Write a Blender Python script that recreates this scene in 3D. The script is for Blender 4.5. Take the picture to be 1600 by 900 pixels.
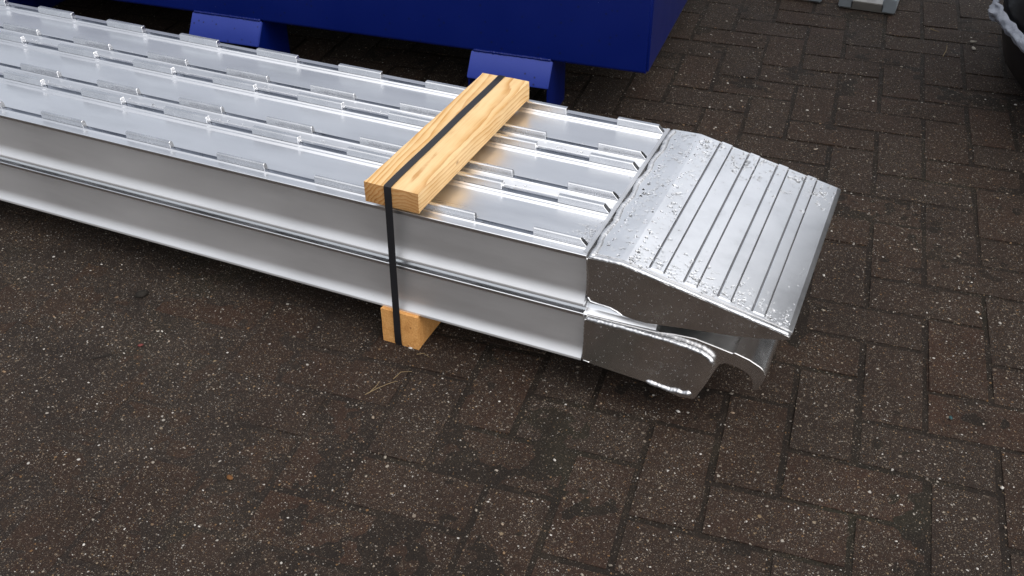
import bpy, bmesh, math, random
import numpy as np
from mathutils import Vector, Matrix, noise as mnoise

for o in list(bpy.data.objects):
    bpy.data.objects.remove(o)
scene = bpy.context.scene
COL = scene.collection
R = math.radians
rng = random.Random(7)

# ------------------------------------------------------------------ camera
CAM = Vector((0.4038, -1.2169, 1.1561))
YAW, PITCH, FPX = -0.4112, -0.6324, 1592.97
cd = bpy.data.cameras.new('camera')
cam = bpy.data.objects.new('camera', cd)
COL.objects.link(cam)
cam.location = CAM
cam.rotation_euler = (math.pi / 2 + PITCH, 0, -YAW)
cd.sensor_width = 36.0
cd.lens = FPX / 1600 * 36.0
cd.clip_start = 0.02
cd.clip_end = 400
scene.camera = cam

# ------------------------------------------------------------------ sky and sun (overcast)
SUN_EL, SUN_ROT = R(58), R(108)
world = bpy.data.worlds.new('World')
scene.world = world
world.use_nodes = True
wn = world.node_tree
wn.nodes.clear()
wo = wn.nodes.new('ShaderNodeOutputWorld')
wb = wn.nodes.new('ShaderNodeBackground')
hs = wn.nodes.new('ShaderNodeHueSaturation')
sk = wn.nodes.new('ShaderNodeTexSky')
sk.sky_type = 'NISHITA'
sk.sun_disc = False
sk.sun_elevation = SUN_EL
sk.sun_rotation = SUN_ROT
sk.dust_density = 4.0
hs.inputs['Saturation'].default_value = 0.30
wb.inputs['Strength'].default_value = 0.15
wn.links.new(sk.outputs[0], hs.inputs['Color'])
wn.links.new(hs.outputs[0], wb.inputs['Color'])
wn.links.new(wb.outputs[0], wo.inputs['Surface'])
sd = bpy.data.lights.new('sun', 'SUN')
sd.energy = 1.6
sd.angle = R(130)
sd.color = (1.0, 0.97, 0.93)
sun = bpy.data.objects.new('sun', sd)
COL.objects.link(sun)
# sky rotation is measured clockwise from +Y
sdir = Vector((math.sin(SUN_ROT) * math.cos(SUN_EL), math.cos(SUN_ROT) * math.cos(SUN_EL), math.sin(SUN_EL)))
sun.rotation_euler = sdir.to_track_quat('Z', 'Y').to_euler()
sun.location = (0, 0, 6)
vs = scene.view_settings
vs.view_transform = 'Standard'
vs.look = 'None'
vs.exposure = 0.6
vs.gamma = 1.0
vs.use_curve_mapping = False

# ------------------------------------------------------------------ helpers
def new_mat(name):
    m = bpy.data.materials.new(name)
    m.use_nodes = True
    nt = m.node_tree
    nt.nodes.clear()
    out = nt.nodes.new('ShaderNodeOutputMaterial')
    b = nt.nodes.new('ShaderNodeBsdfPrincipled')
    nt.links.new(b.outputs[0], out.inputs['Surface'])
    return m, nt, b

def N(nt, t, **kw):
    n = nt.nodes.new(t)
    ins = kw.pop('ins', {})
    for k, v in kw.items():
        setattr(n, k, v)
    for k, v in ins.items():
        if hasattr(v, 'is_linked') or isinstance(v, bpy.types.NodeSocket):
            nt.links.new(v, n.inputs[k])
        else:
            n.inputs[k].default_value = v
    return n

def math_n(nt, op, a, b=None, c=None, clamp=False):
    n = nt.nodes.new('ShaderNodeMath')
    n.operation = op
    n.use_clamp = clamp
    for i, v in enumerate((a, b, c)):
        if v is None:
            continue
        if isinstance(v, bpy.types.NodeSocket):
            nt.links.new(v, n.inputs[i])
        else:
            n.inputs[i].default_value = v
    return n.outputs[0]

def mixc(nt, fac, a, b, blend='MIX'):
    n = nt.nodes.new('ShaderNodeMix')
    n.data_type = 'RGBA'
    n.blend_type = blend
    for s, v in ((n.inputs[0], fac), (n.inputs[6], a), (n.inputs[7], b)):
        if isinstance(v, bpy.types.NodeSocket):
            nt.links.new(v, s)
        else:
            s.default_value = v if not isinstance(v, tuple) else (*v, 1.0)[:4]
    return n.outputs[2]

def ramp(nt, fac, stops, interp='LINEAR'):
    n = nt.nodes.new('ShaderNodeValToRGB')
    n.color_ramp.interpolation = interp
    el = n.color_ramp.elements
    while len(el) < len(stops):
        el.new(0.5)
    for e, (p, c) in zip(el, stops):
        e.position = p
        e.color = (*c, 1.0) if isinstance(c, tuple) else (c, c, c, 1.0)
    nt.links.new(fac, n.inputs[0])
    return n.outputs[0]

def mapped(nt, src, scale, loc=(0, 0, 0), rot=(0, 0, 0)):
    n = N(nt, 'ShaderNodeMapping')
    n.inputs['Scale'].default_value = scale
    n.inputs['Location'].default_value = loc
    n.inputs['Rotation'].default_value = rot
    nt.links.new(src, n.inputs['Vector'])
    return n.outputs[0]

def noise_t(nt, vec, scale, detail=3, rough=0.55, dist=0.0):
    n = N(nt, 'ShaderNodeTexNoise')
    n.inputs['Scale'].default_value = scale
    n.inputs['Detail'].default_value = detail
    n.inputs['Roughness'].default_value = rough
    n.inputs['Distortion'].default_value = dist
    nt.links.new(vec, n.inputs['Vector'])
    return n.outputs['Fac']

def bump(nt, b, height, strength=0.3, distance=0.001, prev=None):
    n = N(nt, 'ShaderNodeBump')
    n.inputs['Strength'].default_value = strength
    n.inputs['Distance'].default_value = distance
    nt.links.new(height, n.inputs['Height'])
    if prev is not None:
        nt.links.new(prev, n.inputs['Normal'])
    if b is not None:
        nt.links.new(n.outputs[0], b.inputs['Normal'])
    return n.outputs[0]

def obj_from(name, verts, faces, mat, parent=None, smooth=None):
    me = bpy.data.meshes.new(name)
    me.from_pydata([tuple(v) for v in verts], [], faces)
    bm = bmesh.new()
    bm.from_mesh(me)
    bmesh.ops.recalc_face_normals(bm, faces=bm.faces)
    bm.to_mesh(me)
    bm.free()
    if smooth is not None:
        me.polygons.foreach_set('use_smooth', [True] * len(me.polygons))
        me.set_sharp_from_angle(angle=R(smooth))
    me.materials.append(mat)
    o = bpy.data.objects.new(name, me)
    COL.objects.link(o)
    if parent is not None:
        o.parent = parent
    return o

def prism_x(pts, x0, x1):
    """polygon in (y, z) pushed along x"""
    n = len(pts)
    v = [(x0, y, z) for y, z in pts] + [(x1, y, z) for y, z in pts]
    f = [(i, (i + 1) % n, n + (i + 1) % n, n + i) for i in range(n)]
    f += [tuple(range(n - 1, -1, -1)), tuple(range(n, 2 * n))]
    return v, f

def prism_y(pts, y0, y1):
    """polygon in (x, z) pushed along y"""
    n = len(pts)
    v = [(x, y0, z) for x, z in pts] + [(x, y1, z) for x, z in pts]
    f = [(i, (i + 1) % n, n + (i + 1) % n, n + i) for i in range(n)]
    f += [tuple(range(n - 1, -1, -1)), tuple(range(n, 2 * n))]
    return v, f

def bevel_obj(o, w, seg=2, angle=30):
    bm = bmesh.new()
    bm.from_mesh(o.data)
    ed = [e for e in bm.edges if len(e.link_faces) == 2 and e.calc_face_angle(0) > R(angle)]
    bmesh.ops.bevel(bm, geom=ed, offset=w, segments=seg, affect='EDGES', clamp_overlap=True)
    bm.to_mesh(o.data)
    bm.free()
    o.data.polygons.foreach_set('use_smooth', [True] * len(o.data.polygons))
    o.data.set_sharp_from_angle(angle=R(40))
    return o

def box_vf(x0, x1, y0, y1, z0, z1):
    v = [(x, y, z) for x in (x0, x1) for y in (y0, y1) for z in (z0, z1)]
    f = [(0, 1, 3, 2), (4, 6, 7, 5), (0, 4, 5, 1), (2, 3, 7, 6), (0, 2, 6, 4), (1, 5, 7, 3)]
    return v, f

def tag(o, label=None, cat=None, group=None, kind=None):
    for k, v in (('label', label), ('category', cat), ('group', group), ('kind', kind)):
        if v:
            o[k] = v
    return o

def empty(name, loc=(0, 0, 0), rz=0):
    o = bpy.data.objects.new(name, None)
    o.empty_display_size = 0.05
    COL.objects.link(o)
    o.location = loc
    o.rotation_euler = (0, 0, rz)
    return o

def weld(name, path, r, mat, parent, seed=0, flat=0.7, ripple=0.25, step=0.0012, seg=11):
    """lumpy bead along a polyline"""
    P = [Vector(p) for p in path]
    pts = []
    for a, b in zip(P[:-1], P[1:]):
        n = max(1, int((b - a).length / step))
        pts += [a.lerp(b, i / n) for i in range(n)]
    pts.append(P[-1])
    verts, faces = [], []
    m = len(pts)
    for i, p in enumerate(pts):
        t = (pts[min(i + 1, m - 1)] - pts[max(i - 1, 0)]).normalized()
        s = t.cross(Vector((0.13, 0.21, 1.0))).normalized()
        u = s.cross(t)
        end = min(1.0, 0.35 + min(i, m - 1 - i) * step / (r * 1.2))
        sc = 1 + ripple * .30 * math.sin(i * step / .0023 * 2.2 + 3.5 * mnoise.noise(p * 90)) + 0.26 * mnoise.noise(p * 75 + Vector((seed, 0, 0)))
        for k in range(seg):
            a = 2 * math.pi * k / seg
            nn = 1 + 0.28 * mnoise.noise(Vector((p.x * 210 + seed, p.y * 210 + k * .8, p.z * 210)))
            q = p + (s * math.cos(a) + u * math.sin(a) * flat) * r * end * sc * nn
            verts.append(q)
    for i in range(m - 1):
        for k in range(seg):
            faces.append((i * seg + k, i * seg + (k + 1) % seg, (i + 1) * seg + (k + 1) % seg, (i + 1) * seg + k))
    faces.append(tuple(range(seg - 1, -1, -1)))
    faces.append(tuple((m - 1) * seg + k for k in range(seg)))
    return obj_from(name, verts, faces, mat, parent, smooth=75)

def drops(name, items, mat, label, parent=None):
    """flat water domes: items = (pos, normal, radius, height ratio, stretch, angle)"""
    verts, faces = [], []
    S = 9
    rings = ((1.0, 0.0), (0.93, 0.42), (0.66, 0.78), (0.3, 0.96))
    for pos, nor, r, hr, st, ang in items:
        nor = Vector(nor).normalized()
        t = nor.orthogonal().normalized()
        b = nor.cross(t)
        t2 = t * math.cos(ang) + b * math.sin(ang)
        b2 = nor.cross(t2)
        pos = Vector(pos)
        base = len(verts)
        ph = rng.random() * 10
        for rr, h in rings:
            for k in range(S):
                a = 2 * math.pi * k / S
                w = 1 + 0.16 * math.sin(2 * a + ph) + 0.1 * math.sin(3 * a + 2 * ph)
                verts.append(pos + (t2 * math.cos(a) * st + b2 * math.sin(a)) * r * rr * w + nor * (r * hr * h - 0.0002))
        verts.append(pos + nor * r * hr)
        for q in range(3):
            for k in range(S):
                k2 = (k + 1) % S
                faces.append((base + q * S + k, base + q * S + k2, base + (q + 1) * S + k2, base + (q + 1) * S + k))
        top = base + 4 * S
        for k in range(S):
            faces.append((base + 3 * S + k, base + 3 * S + (k + 1) % S, top))
        faces.append(tuple(base + k for k in range(S - 1, -1, -1)))
    me = bpy.data.meshes.new(name)
    me.from_pydata([tuple(v) for v in verts], [], faces)
    me.polygons.foreach_set('use_smooth', [True] * len(me.polygons))
    me.set_sharp_from_angle(angle=R(60))
    me.materials.append(mat)
    o = bpy.data.objects.new(name, me)
    COL.objects.link(o)
    return tag(o, label, 'water', kind='stuff')

# ------------------------------------------------------------------ materials
def ground_material(name, brick):
    m, nt, b = new_mat(name)
    geo = N(nt, 'ShaderNodeNewGeometry')
    pos = geo.outputs['Position']
    oi = N(nt, 'ShaderNodeObjectInfo')
    rnd = oi.outputs['Random']
    # warped coordinates make the pebbles uneven
    nz = N(nt, 'ShaderNodeTexNoise', ins={'Scale': 170.0, 'Detail': 2.0, 'Vector': pos})
    warp = N(nt, 'ShaderNodeVectorMath', operation='SCALE')
    sub = N(nt, 'ShaderNodeVectorMath', operation='SUBTRACT')
    nt.links.new(nz.outputs['Color'], sub.inputs[0])
    sub.inputs[1].default_value = (.5, .5, .5)
    nt.links.new(sub.outputs[0], warp.inputs[0])
    warp.inputs['Scale'].default_value = 0.0042
    add = N(nt, 'ShaderNodeVectorMath', operation='ADD')
    nt.links.new(pos, add.inputs[0])
    nt.links.new(warp.outputs[0], add.inputs[1])
    wpos = add.outputs[0]
    big = noise_t(nt, pos, 3.1, 4, .6)
    mid = noise_t(nt, pos, 14.0, 4, .6)
    fine = noise_t(nt, pos, 120.0, 4, .7)
    grit = noise_t(nt, pos, 420.0, 3, .7)
    if brick:
        base = ramp(nt, rnd, [(0.0, (.0210, .0118, .0080)), (.3, (.0230, .0130, .0086)), (.55, (.0190, .0128, .0097)), (.8, (.0265, .0132, .0083)), (1.0, (.0178, .0124, .0097))])
        dirt = (.0168, .0118, .0092)
        df = math_n(nt, 'MULTIPLY_ADD', mid, 2.4, -0.85, True)
        base = mixc(nt, df, base, dirt)
    else:
        base = ramp(nt, mid, [(.3, (.0098, .0070, .0052)), (.5, (.0125, .0089, .0066)), (.7, (.0158, .0116, .0087))])
        silt = N(nt, 'ShaderNodeAttribute', attribute_name='silt').outputs['Fac']
        base = mixc(nt, silt, base, ramp(nt, mid, [(.3, (.0138, .0098, .0078)), (.7, (.0200, .0145, .0118))]))
        moss = math_n(nt, 'MULTIPLY_ADD', big, 5.0, -2.6, True)
        base = mixc(nt, math_n(nt, 'MULTIPLY', moss, .28), base, (.019, .021, .011))
    damp = noise_t(nt, pos, 6.5, 5, .62)
    shade = math_n(nt, 'MULTIPLY', math_n(nt, 'MULTIPLY_ADD', fine, 1.5, .25), math_n(nt, 'MULTIPLY_ADD', damp, 1.0, .44))
    shade2 = math_n(nt, 'MULTIPLY_ADD', grit, 1.7, .15)
    sh = math_n(nt, 'MULTIPLY', shade, shade2)
    cc = N(nt, 'ShaderNodeCombineColor')
    for i in range(3):
        nt.links.new(sh, cc.inputs[i])
    col = mixc(nt, 1.0, base, cc.outputs[0], 'MULTIPLY')
    # pebbles showing in the surface, in four sizes
    hsum = None
    dens = math_n(nt, 'MULTIPLY_ADD', mid, 1.6, -.35, True)
    dens2 = math_n(nt, 'MULTIPLY_ADD', big, 1.8, -.3, True)
    dens = math_n(nt, 'MULTIPLY', dens, dens2)
    dens = math_n(nt, 'MULTIPLY_ADD', dens, 1.1, .25)
    k = 1.0 if brick else math_n(nt, 'MULTIPLY_ADD', silt, .55, .40)
    for sc, share, rad, val in ((620, .52, .40, .42), (330, .36, .38, .70), (190, .15, .36, .85), (105, .026, .33, .85)):
        vo = N(nt, 'ShaderNodeTexVoronoi', voronoi_dimensions='2D', ins={'Scale': float(sc), 'Vector': mapped(nt, wpos, (1, 1, 1), (sc * .013, sc * .007, 0), (0, 0, sc * .01))})
        sep = N(nt, 'ShaderNodeSeparateColor')
        nt.links.new(vo.outputs['Color'], sep.inputs[0])
        thr = math_n(nt, 'MULTIPLY', math_n(nt, 'MULTIPLY', dens, share * 1.7), k)
        pick = math_n(nt, 'LESS_THAN', sep.outputs[0], thr)
        rr = math_n(nt, 'MULTIPLY_ADD', sep.outputs[1], rad * .75, rad * .35)
        edge = math_n(nt, 'SUBTRACT', rr, vo.outputs['Distance'])
        inside = math_n(nt, 'MULTIPLY', edge, 9.0, None, True)
        fac = math_n(nt, 'MULTIPLY', pick, inside)
        pc = ramp(nt, sep.outputs[2], [(0, (.055, .044, .034)), (.25, (.10, .080, .060)), (.5, (.16, .135, .108)), (.66, (.125, .068, .028)), (.78, (.17, .125, .075)), (.92, (.27, .25, .22)), (1, (.42, .40, .37))])
        col = mixc(nt, math_n(nt, 'MULTIPLY', fac, val), col, pc)
        hsum = fac if hsum is None else math_n(nt, 'ADD', hsum, fac)
    nt.links.new(col, b.inputs['Base Color'])
    rg = math_n(nt, 'MULTIPLY_ADD', mid, .4, .45)
    nt.links.new(math_n(nt, 'MULTIPLY_ADD', fine, .25, rg), b.inputs['Roughness'])
    b.inputs['Specular IOR Level'].default_value = .15
    h = math_n(nt, 'MULTIPLY_ADD', fine, 1.4, math_n(nt, 'MULTIPLY', grit, .8))
    h = math_n(nt, 'MULTIPLY_ADD', hsum, .35, h)
    bump(nt, b, h, .75, .0016)
    return m

M_BRICK = ground_material('exposed_aggregate_brick', True)
M_DIRT = ground_material('joint_dirt', False)

def alu(name, rough=.3, streak=True, base=(.80, .81, .83), rv=.10, cloud=1.0, bumpy=.0):
    m, nt, b = new_mat(name)
    tc = N(nt, 'ShaderNodeTexCoord')
    P = tc.outputs['Object']
    b.inputs['Metallic'].default_value = 1.0
    st = noise_t(nt, mapped(nt, P, (1.2, 90, 90)), 4.0, 3, .6) if streak else noise_t(nt, P, 90, 3, .6)
    cl = noise_t(nt, mapped(nt, P, (3, 11, 11)) if streak else mapped(nt, P, (14, 14, 14)), 1.0, 4, .6)
    sp = noise_t(nt, P, 260, 2, .6)
    r = math_n(nt, 'MULTIPLY_ADD', st, rv, rough - rv * .5)
    r = math_n(nt, 'MULTIPLY_ADD', math_n(nt, 'SUBTRACT', cl, .5), .24 * cloud, r)
    nt.links.new(r, b.inputs['Roughness'])
    c = ramp(nt, cl, [(.25, tuple(x * .86 for x in base)), (.5, base), (.75, tuple(min(1, x * 1.06) for x in base))])
    spots = math_n(nt, 'MULTIPLY_ADD', sp, 9.0, -6.2, True)
    c = mixc(nt, math_n(nt, 'MULTIPLY', spots, .25), c, (.42, .42, .42))
    nt.links.new(c, b.inputs['Base Color'])
    h = math_n(nt, 'MULTIPLY_ADD', st, .5, math_n(nt, 'MULTIPLY', sp, .25 + bumpy))
    h = math_n(nt, 'MULTIPLY_ADD', cl, 1.2 * cloud * (1 + bumpy * 2), h)
    bump(nt, b, h, .14 * (.35 + .65 * cloud) + bumpy * .3, .0006)
    return m

M_EXT = alu('extruded_aluminium', .31, cloud=.55)
M_WEB = alu('mill_finish_web_aluminium', .52, base=(.86, .86, .87), rv=.05, cloud=.35)
M_TOOTH = alu('milled_aluminium', .27, False, (.66, .67, .69))
M_TONGUE = alu('brushed_end_plate_aluminium', .30, False, (.90, .91, .925), rv=.03, cloud=.30)
M_PLATE = alu('wet_side_plate_aluminium', .24, False, (.80, .79, .78), cloud=.6)
M_WELD = alu('weld_aluminium', .46, False, (.62, .63, .65), bumpy=.7)
M_GROOVE = alu('dark_groove_aluminium', .5, False, (.27, .27, .28))
M_TROUGH = alu('wet_shaded_trough_aluminium', .30, False, (.34, .36, .40), cloud=1.6)  # wet notch troughs, with the recess's shade put into a darker base
M_GALV = alu('galvanised_steel', .48, False, (.42, .47, .51), bumpy=.3)
M_GALVD = alu('worn_dark_steel', .42, True, (.30, .29, .27), bumpy=.4)

def water_mat():
    m, nt, b = new_mat('rain_water')
    b.inputs['Base Color'].default_value = (1, 1, 1, 1)
    b.inputs['Transmission Weight'].default_value = 1.0
    b.inputs['Roughness'].default_value = 0.0
    b.inputs['IOR'].default_value = 1.33
    return m
M_WATER = water_mat()

def timber_mat():
    m, nt, b = new_mat('sawn_pine')
    tc = N(nt, 'ShaderNodeTexCoord')
    P = tc.outputs['Object']
    w1 = noise_t(nt, mapped(nt, P, (20, 2.6, 20)), 1.0, 2, .5)
    w2 = noise_t(nt, mapped(nt, P, (90, 8, 90)), 1.0, 3, .6)
    sp = N(nt, 'ShaderNodeSeparateXYZ')
    nt.links.new(P, sp.inputs[0])
    dx = math_n(nt, 'SUBTRACT', sp.outputs[0], .012)
    dz = math_n(nt, 'ADD', sp.outputs[2], .030)
    slant = math_n(nt, 'MULTIPLY', sp.outputs[1], .06)
    dx = math_n(nt, 'ADD', dx, slant)
    d = math_n(nt, 'SQRT', math_n(nt, 'ADD', math_n(nt, 'MULTIPLY', dx, dx), math_n(nt, 'MULTIPLY', dz, dz)))
    d = math_n(nt, 'MULTIPLY_ADD', w1, .017, d)
    d = math_n(nt, 'MULTIPLY_ADD', w2, .0035, d)
    ring = math_n(nt, 'FRACT', math_n(nt, 'MULTIPLY', d, 170.0))
    c = ramp(nt, ring, [(0, (.66, .475, .255)), (.4, (.64, .45, .23)), (.75, (.55, .335, .130)), (.93, (.43, .225, .070)), (1, (.65, .465, .245))])
    fib = noise_t(nt, mapped(nt, P, (420, 14, 420)), 1.0, 3, .6)
    c = mixc(nt, math_n(nt, 'MULTIPLY_ADD', fib, 1.3, -.25, True), mixc(nt, 1.0, c, (.72, .64, .55), 'MULTIPLY'), c)
    blot = noise_t(nt, mapped(nt, P, (16, 9, 16)), 1.0, 3, .6)
    c = mixc(nt, math_n(nt, 'MULTIPLY_ADD', blot, 3.0, -1.3, True), c, mixc(nt, .45, c, (.68, .52, .30)))
    # small dark knots and pitch marks
    vo = N(nt, 'ShaderNodeTexVoronoi', ins={'Scale': 1.0, 'Vector': mapped(nt, P, (38, 20, 38))})
    se = N(nt, 'ShaderNodeSeparateColor')
    nt.links.new(vo.outputs['Color'], se.inputs[0])
    kn = math_n(nt, 'MULTIPLY', math_n(nt, 'GREATER_THAN', se.outputs[0], .86), math_n(nt, 'MULTIPLY_ADD', vo.outputs['Distance'], -9.0, 1.3, True))
    c = mixc(nt, math_n(nt, 'MULTIPLY', kn, .75), c, (.17, .085, .035))
    sn = N(nt, 'ShaderNodeSeparateXYZ')
    nt.links.new(tc.outputs['Normal'], sn.inputs[0])
    endg = math_n(nt, 'GREATER_THAN', math_n(nt, 'ABSOLUTE', sn.outputs[1]), .8)
    c = mixc(nt, endg, c, mixc(nt, 1.0, c, (.74, .60, .48), 'MULTIPLY'))
    nt.links.new(c, b.inputs['Base Color'])
    b.inputs['Roughness'].default_value = .68
    b.inputs['Specular IOR Level'].default_value = .25
    h = math_n(nt, 'MULTIPLY_ADD', fib, .8, math_n(nt, 'MULTIPLY', ring, .5))
    bump(nt, b, h, .55, .0008)
    return m
M_PINE = timber_mat()

def chip_mat():
    m, nt, b = new_mat('pressed_wood_block')
    tc = N(nt, 'ShaderNodeTexCoord')
    P = tc.outputs['Object']
    a = noise_t(nt, mapped(nt, P, (60, 110, 60)), 1.0, 4, .65)
    f = noise_t(nt, P, 330, 3, .65)
    c = ramp(nt, a, [(.25, (.50, .245, .080)), (.5, (.62, .325, .112)), (.75, (.68, .39, .155))])
    c = mixc(nt, math_n(nt, 'MULTIPLY_ADD', f, 3.0, -1.25, True), mixc(nt, 1.0, c, (.72, .66, .58), 'MULTIPLY'), c)
    vo = N(nt, 'ShaderNodeTexVoronoi', ins={'Scale': 130.0, 'Vector': P})
    se = N(nt, 'ShaderNodeSeparateColor')
    nt.links.new(vo.outputs['Color'], se.inputs[0])
    kn = math_n(nt, 'MULTIPLY', math_n(nt, 'GREATER_THAN', se.outputs[0], .9), math_n(nt, 'MULTIPLY_ADD', vo.outputs['Distance'], -6.0, 1.9, True))
    c = mixc(nt, math_n(nt, 'MULTIPLY', kn, .7), c, (.15, .06, .03))
    nt.links.new(c, b.inputs['Base Color'])
    b.inputs['Roughness'].default_value = .75
    b.inputs['Specular IOR Level'].default_value = .2
    bump(nt, b, f, .5, .0007)
    return m
M_CHIP = chip_mat()

def plain(name, col, rough, spec=.5, nscale=200, nb=.2, metallic=0.0, var=.15):
    m, nt, b = new_mat(name)
    tc = N(nt, 'ShaderNodeTexCoord')
    P = tc.outputs['Object']
    n = noise_t(nt, P, nscale, 3, .6)
    n2 = noise_t(nt, P, nscale * .07, 3, .6)
    c = mixc(nt, n2, tuple(x * (1 - var) for x in col), tuple(min(1, x * (1 + var)) for x in col))
    nt.links.new(c, b.inputs['Base Color'])
    nt.links.new(math_n(nt, 'MULTIPLY_ADD', n2, .16, rough - .08), b.inputs['Roughness'])
    b.inputs['Specular IOR Level'].default_value = spec
    b.inputs['Metallic'].default_value = metallic
    bump(nt, b, n, nb, .0006)
    return m

M_STRAP = plain('black_strapping', (.012, .012, .014), .42, .4, 900, .25)
def blue_mat(name, c0, c1):
    m, nt, b = new_mat(name)
    tc = N(nt, 'ShaderNodeTexCoord')
    P = tc.outputs['Object']
    peel = noise_t(nt, P, 160, 3, .6)
    big = noise_t(nt, P, 6, 4, .6)
    c = mixc(nt, big, c0, c1)
    vo = N(nt, 'ShaderNodeTexVoronoi', ins={'Scale': 75.0, 'Vector': P})
    se = N(nt, 'ShaderNodeSeparateColor')
    nt.links.new(vo.outputs['Color'], se.inputs[0])
    chip = math_n(nt, 'MULTIPLY', math_n(nt, 'GREATER_THAN', se.outputs[0], .80), math_n(nt, 'MULTIPLY_ADD', vo.outputs['Distance'], -10.0, 2.4, True))
    c = mixc(nt, math_n(nt, 'MULTIPLY', chip, .8), c, (.006, .007, .03))
    nt.links.new(c, b.inputs['Base Color'])
    nt.links.new(math_n(nt, 'MULTIPLY_ADD', big, .2, .24), b.inputs['Roughness'])
    b.inputs['Specular IOR Level'].default_value = .30
    bump(nt, b, peel, .15, .0006)
    return m
M_BLUE = blue_mat('blue_paint', (.0004, .0050, .072), (.0007, .0070, .095))
M_BLUE2 = blue_mat('sky_lit_blue_paint', (.016, .030, .185), (.022, .040, .24))  # hood plates: skylight on their upward slope put into a lighter blue
M_BLACK = plain('black_wrap', (.006, .006, .007), .38, .35, 60, .3)
M_STRAW = plain('dry_straw', (.15, .11, .06), .8, .2)
M_STICK = plain('dark_twig', (.012, .010, .008), .8, .2)
M_RED = plain('red_scrap', (.10, .02, .017), .6, .3)
M_TEAL = plain('teal_scrap', (.012, .045, .05), .6, .3)
M_LEAF = plain('dry_leaf', (.10, .045, .015), .8, .2)
M_STONE = plain('pale_stone', (.26, .24, .20), .75, .3)

def film_mat():
    m, nt, b = new_mat('clear_plastic_film')
    b.inputs['Base Color'].default_value = (.48, .51, .58, 1)
    b.inputs['Roughness'].default_value = .35
    b.inputs['Transmission Weight'].default_value = .35
    tc = N(nt, 'ShaderNodeTexCoord')
    n = noise_t(nt, tc.outputs['Object'], 55, 4, .6, .6)
    bump(nt, b, n, .8, .006)
    return m
M_FILM = film_mat()

# ------------------------------------------------------------------ ground
gv, gf = box_vf(-60, 60, -60, 60, -0.30, -0.014)
ground = obj_from('ground', gv, gf, M_DIRT)
tag(ground, 'dark brick paved yard under everything', 'ground', kind='structure')

PITCH_B, GTH, GX, GY = 0.1055, 0.1008, 0.0477, -0.2353
cg, sg = math.cos(GTH), math.sin(GTH)

def grid_to_world(a, b):
    return GX + a * PITCH_B * cg - b * PITCH_B * sg, GY + a * PITCH_B * sg + b * PITCH_B * cg

fw = Vector((math.cos(PITCH) * math.sin(YAW), math.cos(PITCH) * math.cos(YAW), math.sin(PITCH)))
rt = Vector((math.cos(YAW), -math.sin(YAW), 0))
up = rt.cross(fw)

def project(p):
    d = Vector(p) - CAM
    z = d.dot(fw)
    if z < .05:
        return None
    return 800 + FPX * d.dot(rt) / z, 450 - FPX * d.dot(up) / z, z

def brick_mesh(seed):
    r = random.Random(seed)
    L, W, H = PITCH_B * 2 - .0042, PITCH_B - .0042, .075
    bm = bmesh.new()
    bmesh.ops.create_cube(bm, size=1)
    for v in bm.verts:
        v.co = Vector((v.co.x * L, v.co.y * W, (v.co.z - .5) * H))
        if v.co.z > -.01:
            v.co.x += r.uniform(-.0014, .0014)
            v.co.y += r.uniform(-.0014, .0014)
            v.co.z += r.uniform(-.0008, .0004)
    top = [e for e in bm.edges if all(v.co.z > -.01 for v in e.verts)]
    side = [e for e in bm.edges if abs(e.verts[0].co.z - e.verts[1].co.z) > .03]
    bmesh.ops.bevel(bm, geom=top + side, offset=.0028 + r.uniform(0, .0014), segments=2, affect='EDGES')
    me = bpy.data.meshes.new('brick')
    bm.to_mesh(me)
    bm.free()
    me.polygons.foreach_set('use_smooth', [True] * len(me.polygons))
    me.set_sharp_from_angle(angle=R(50))
    me.materials.append(M_BRICK)
    return me

brick_meshes = [brick_mesh(100 + i) for i in range(7)]
spots = []
for i in range(-36, 24):
    for j in range(-16, 34):
        d = (i - j) % 4
        if d == 1:
            c = (i + .5, j + 1.0)
            ang = math.pi / 2
        elif d == 2:
            c = (i + 1.0, j + .5)
            ang = 0.0
        else:
            continue
        x, y = grid_to_world(*c)
        if not (-3.4 < x < 2.2 and -1.5 < y < 3.2):
            continue
        spots.append((x, y, ang))
scored = []
for s in spots:
    pr = project((s[0], s[1], 0))
    vis = pr is not None and -70 < pr[0] < 1670 and -50 < pr[1] < 970
    # under the ramps nothing of a brick shows
    hid = -1.6 < s[0] < .1 and .0 < s[1] < .46
    scored.append((0 if (vis and not hid) else 1, pr[2] if pr else 99, s))
scored.sort(key=lambda t: (t[0], t[1]))
rest_v, rest_f = [], []
for n, (hidden, dist, (x, y, ang)) in enumerate(scored):
    me = brick_meshes[rng.randrange(7)]
    rot = ang + GTH + rng.gauss(0, .006) + (math.pi if rng.random() < .5 else 0)
    z = rng.uniform(-.0010, .0006)
    tx, ty = rng.gauss(0, .0022), rng.gauss(0, .0022)
    if n < 298 and not hidden:
        o = bpy.data.objects.new('brick', me)
        COL.objects.link(o)
        o.parent = ground
        o.location = (x, y, z)
        o.rotation_euler = (tx, ty, rot)
    else:
        mt = Matrix.Translation((x, y, z)) @ Matrix.Rotation(rot, 4, 'Z')
        base = len(rest_v)
        rest_v += [mt @ v.co for v in me.vertices]
        rest_f += [tuple(base + k for k in p.vertices) for p in me.polygons]
ob = obj_from('brick_field', rest_v, rest_f, M_BRICK, ground, smooth=50)
tag(ob, kind='stuff')

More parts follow.
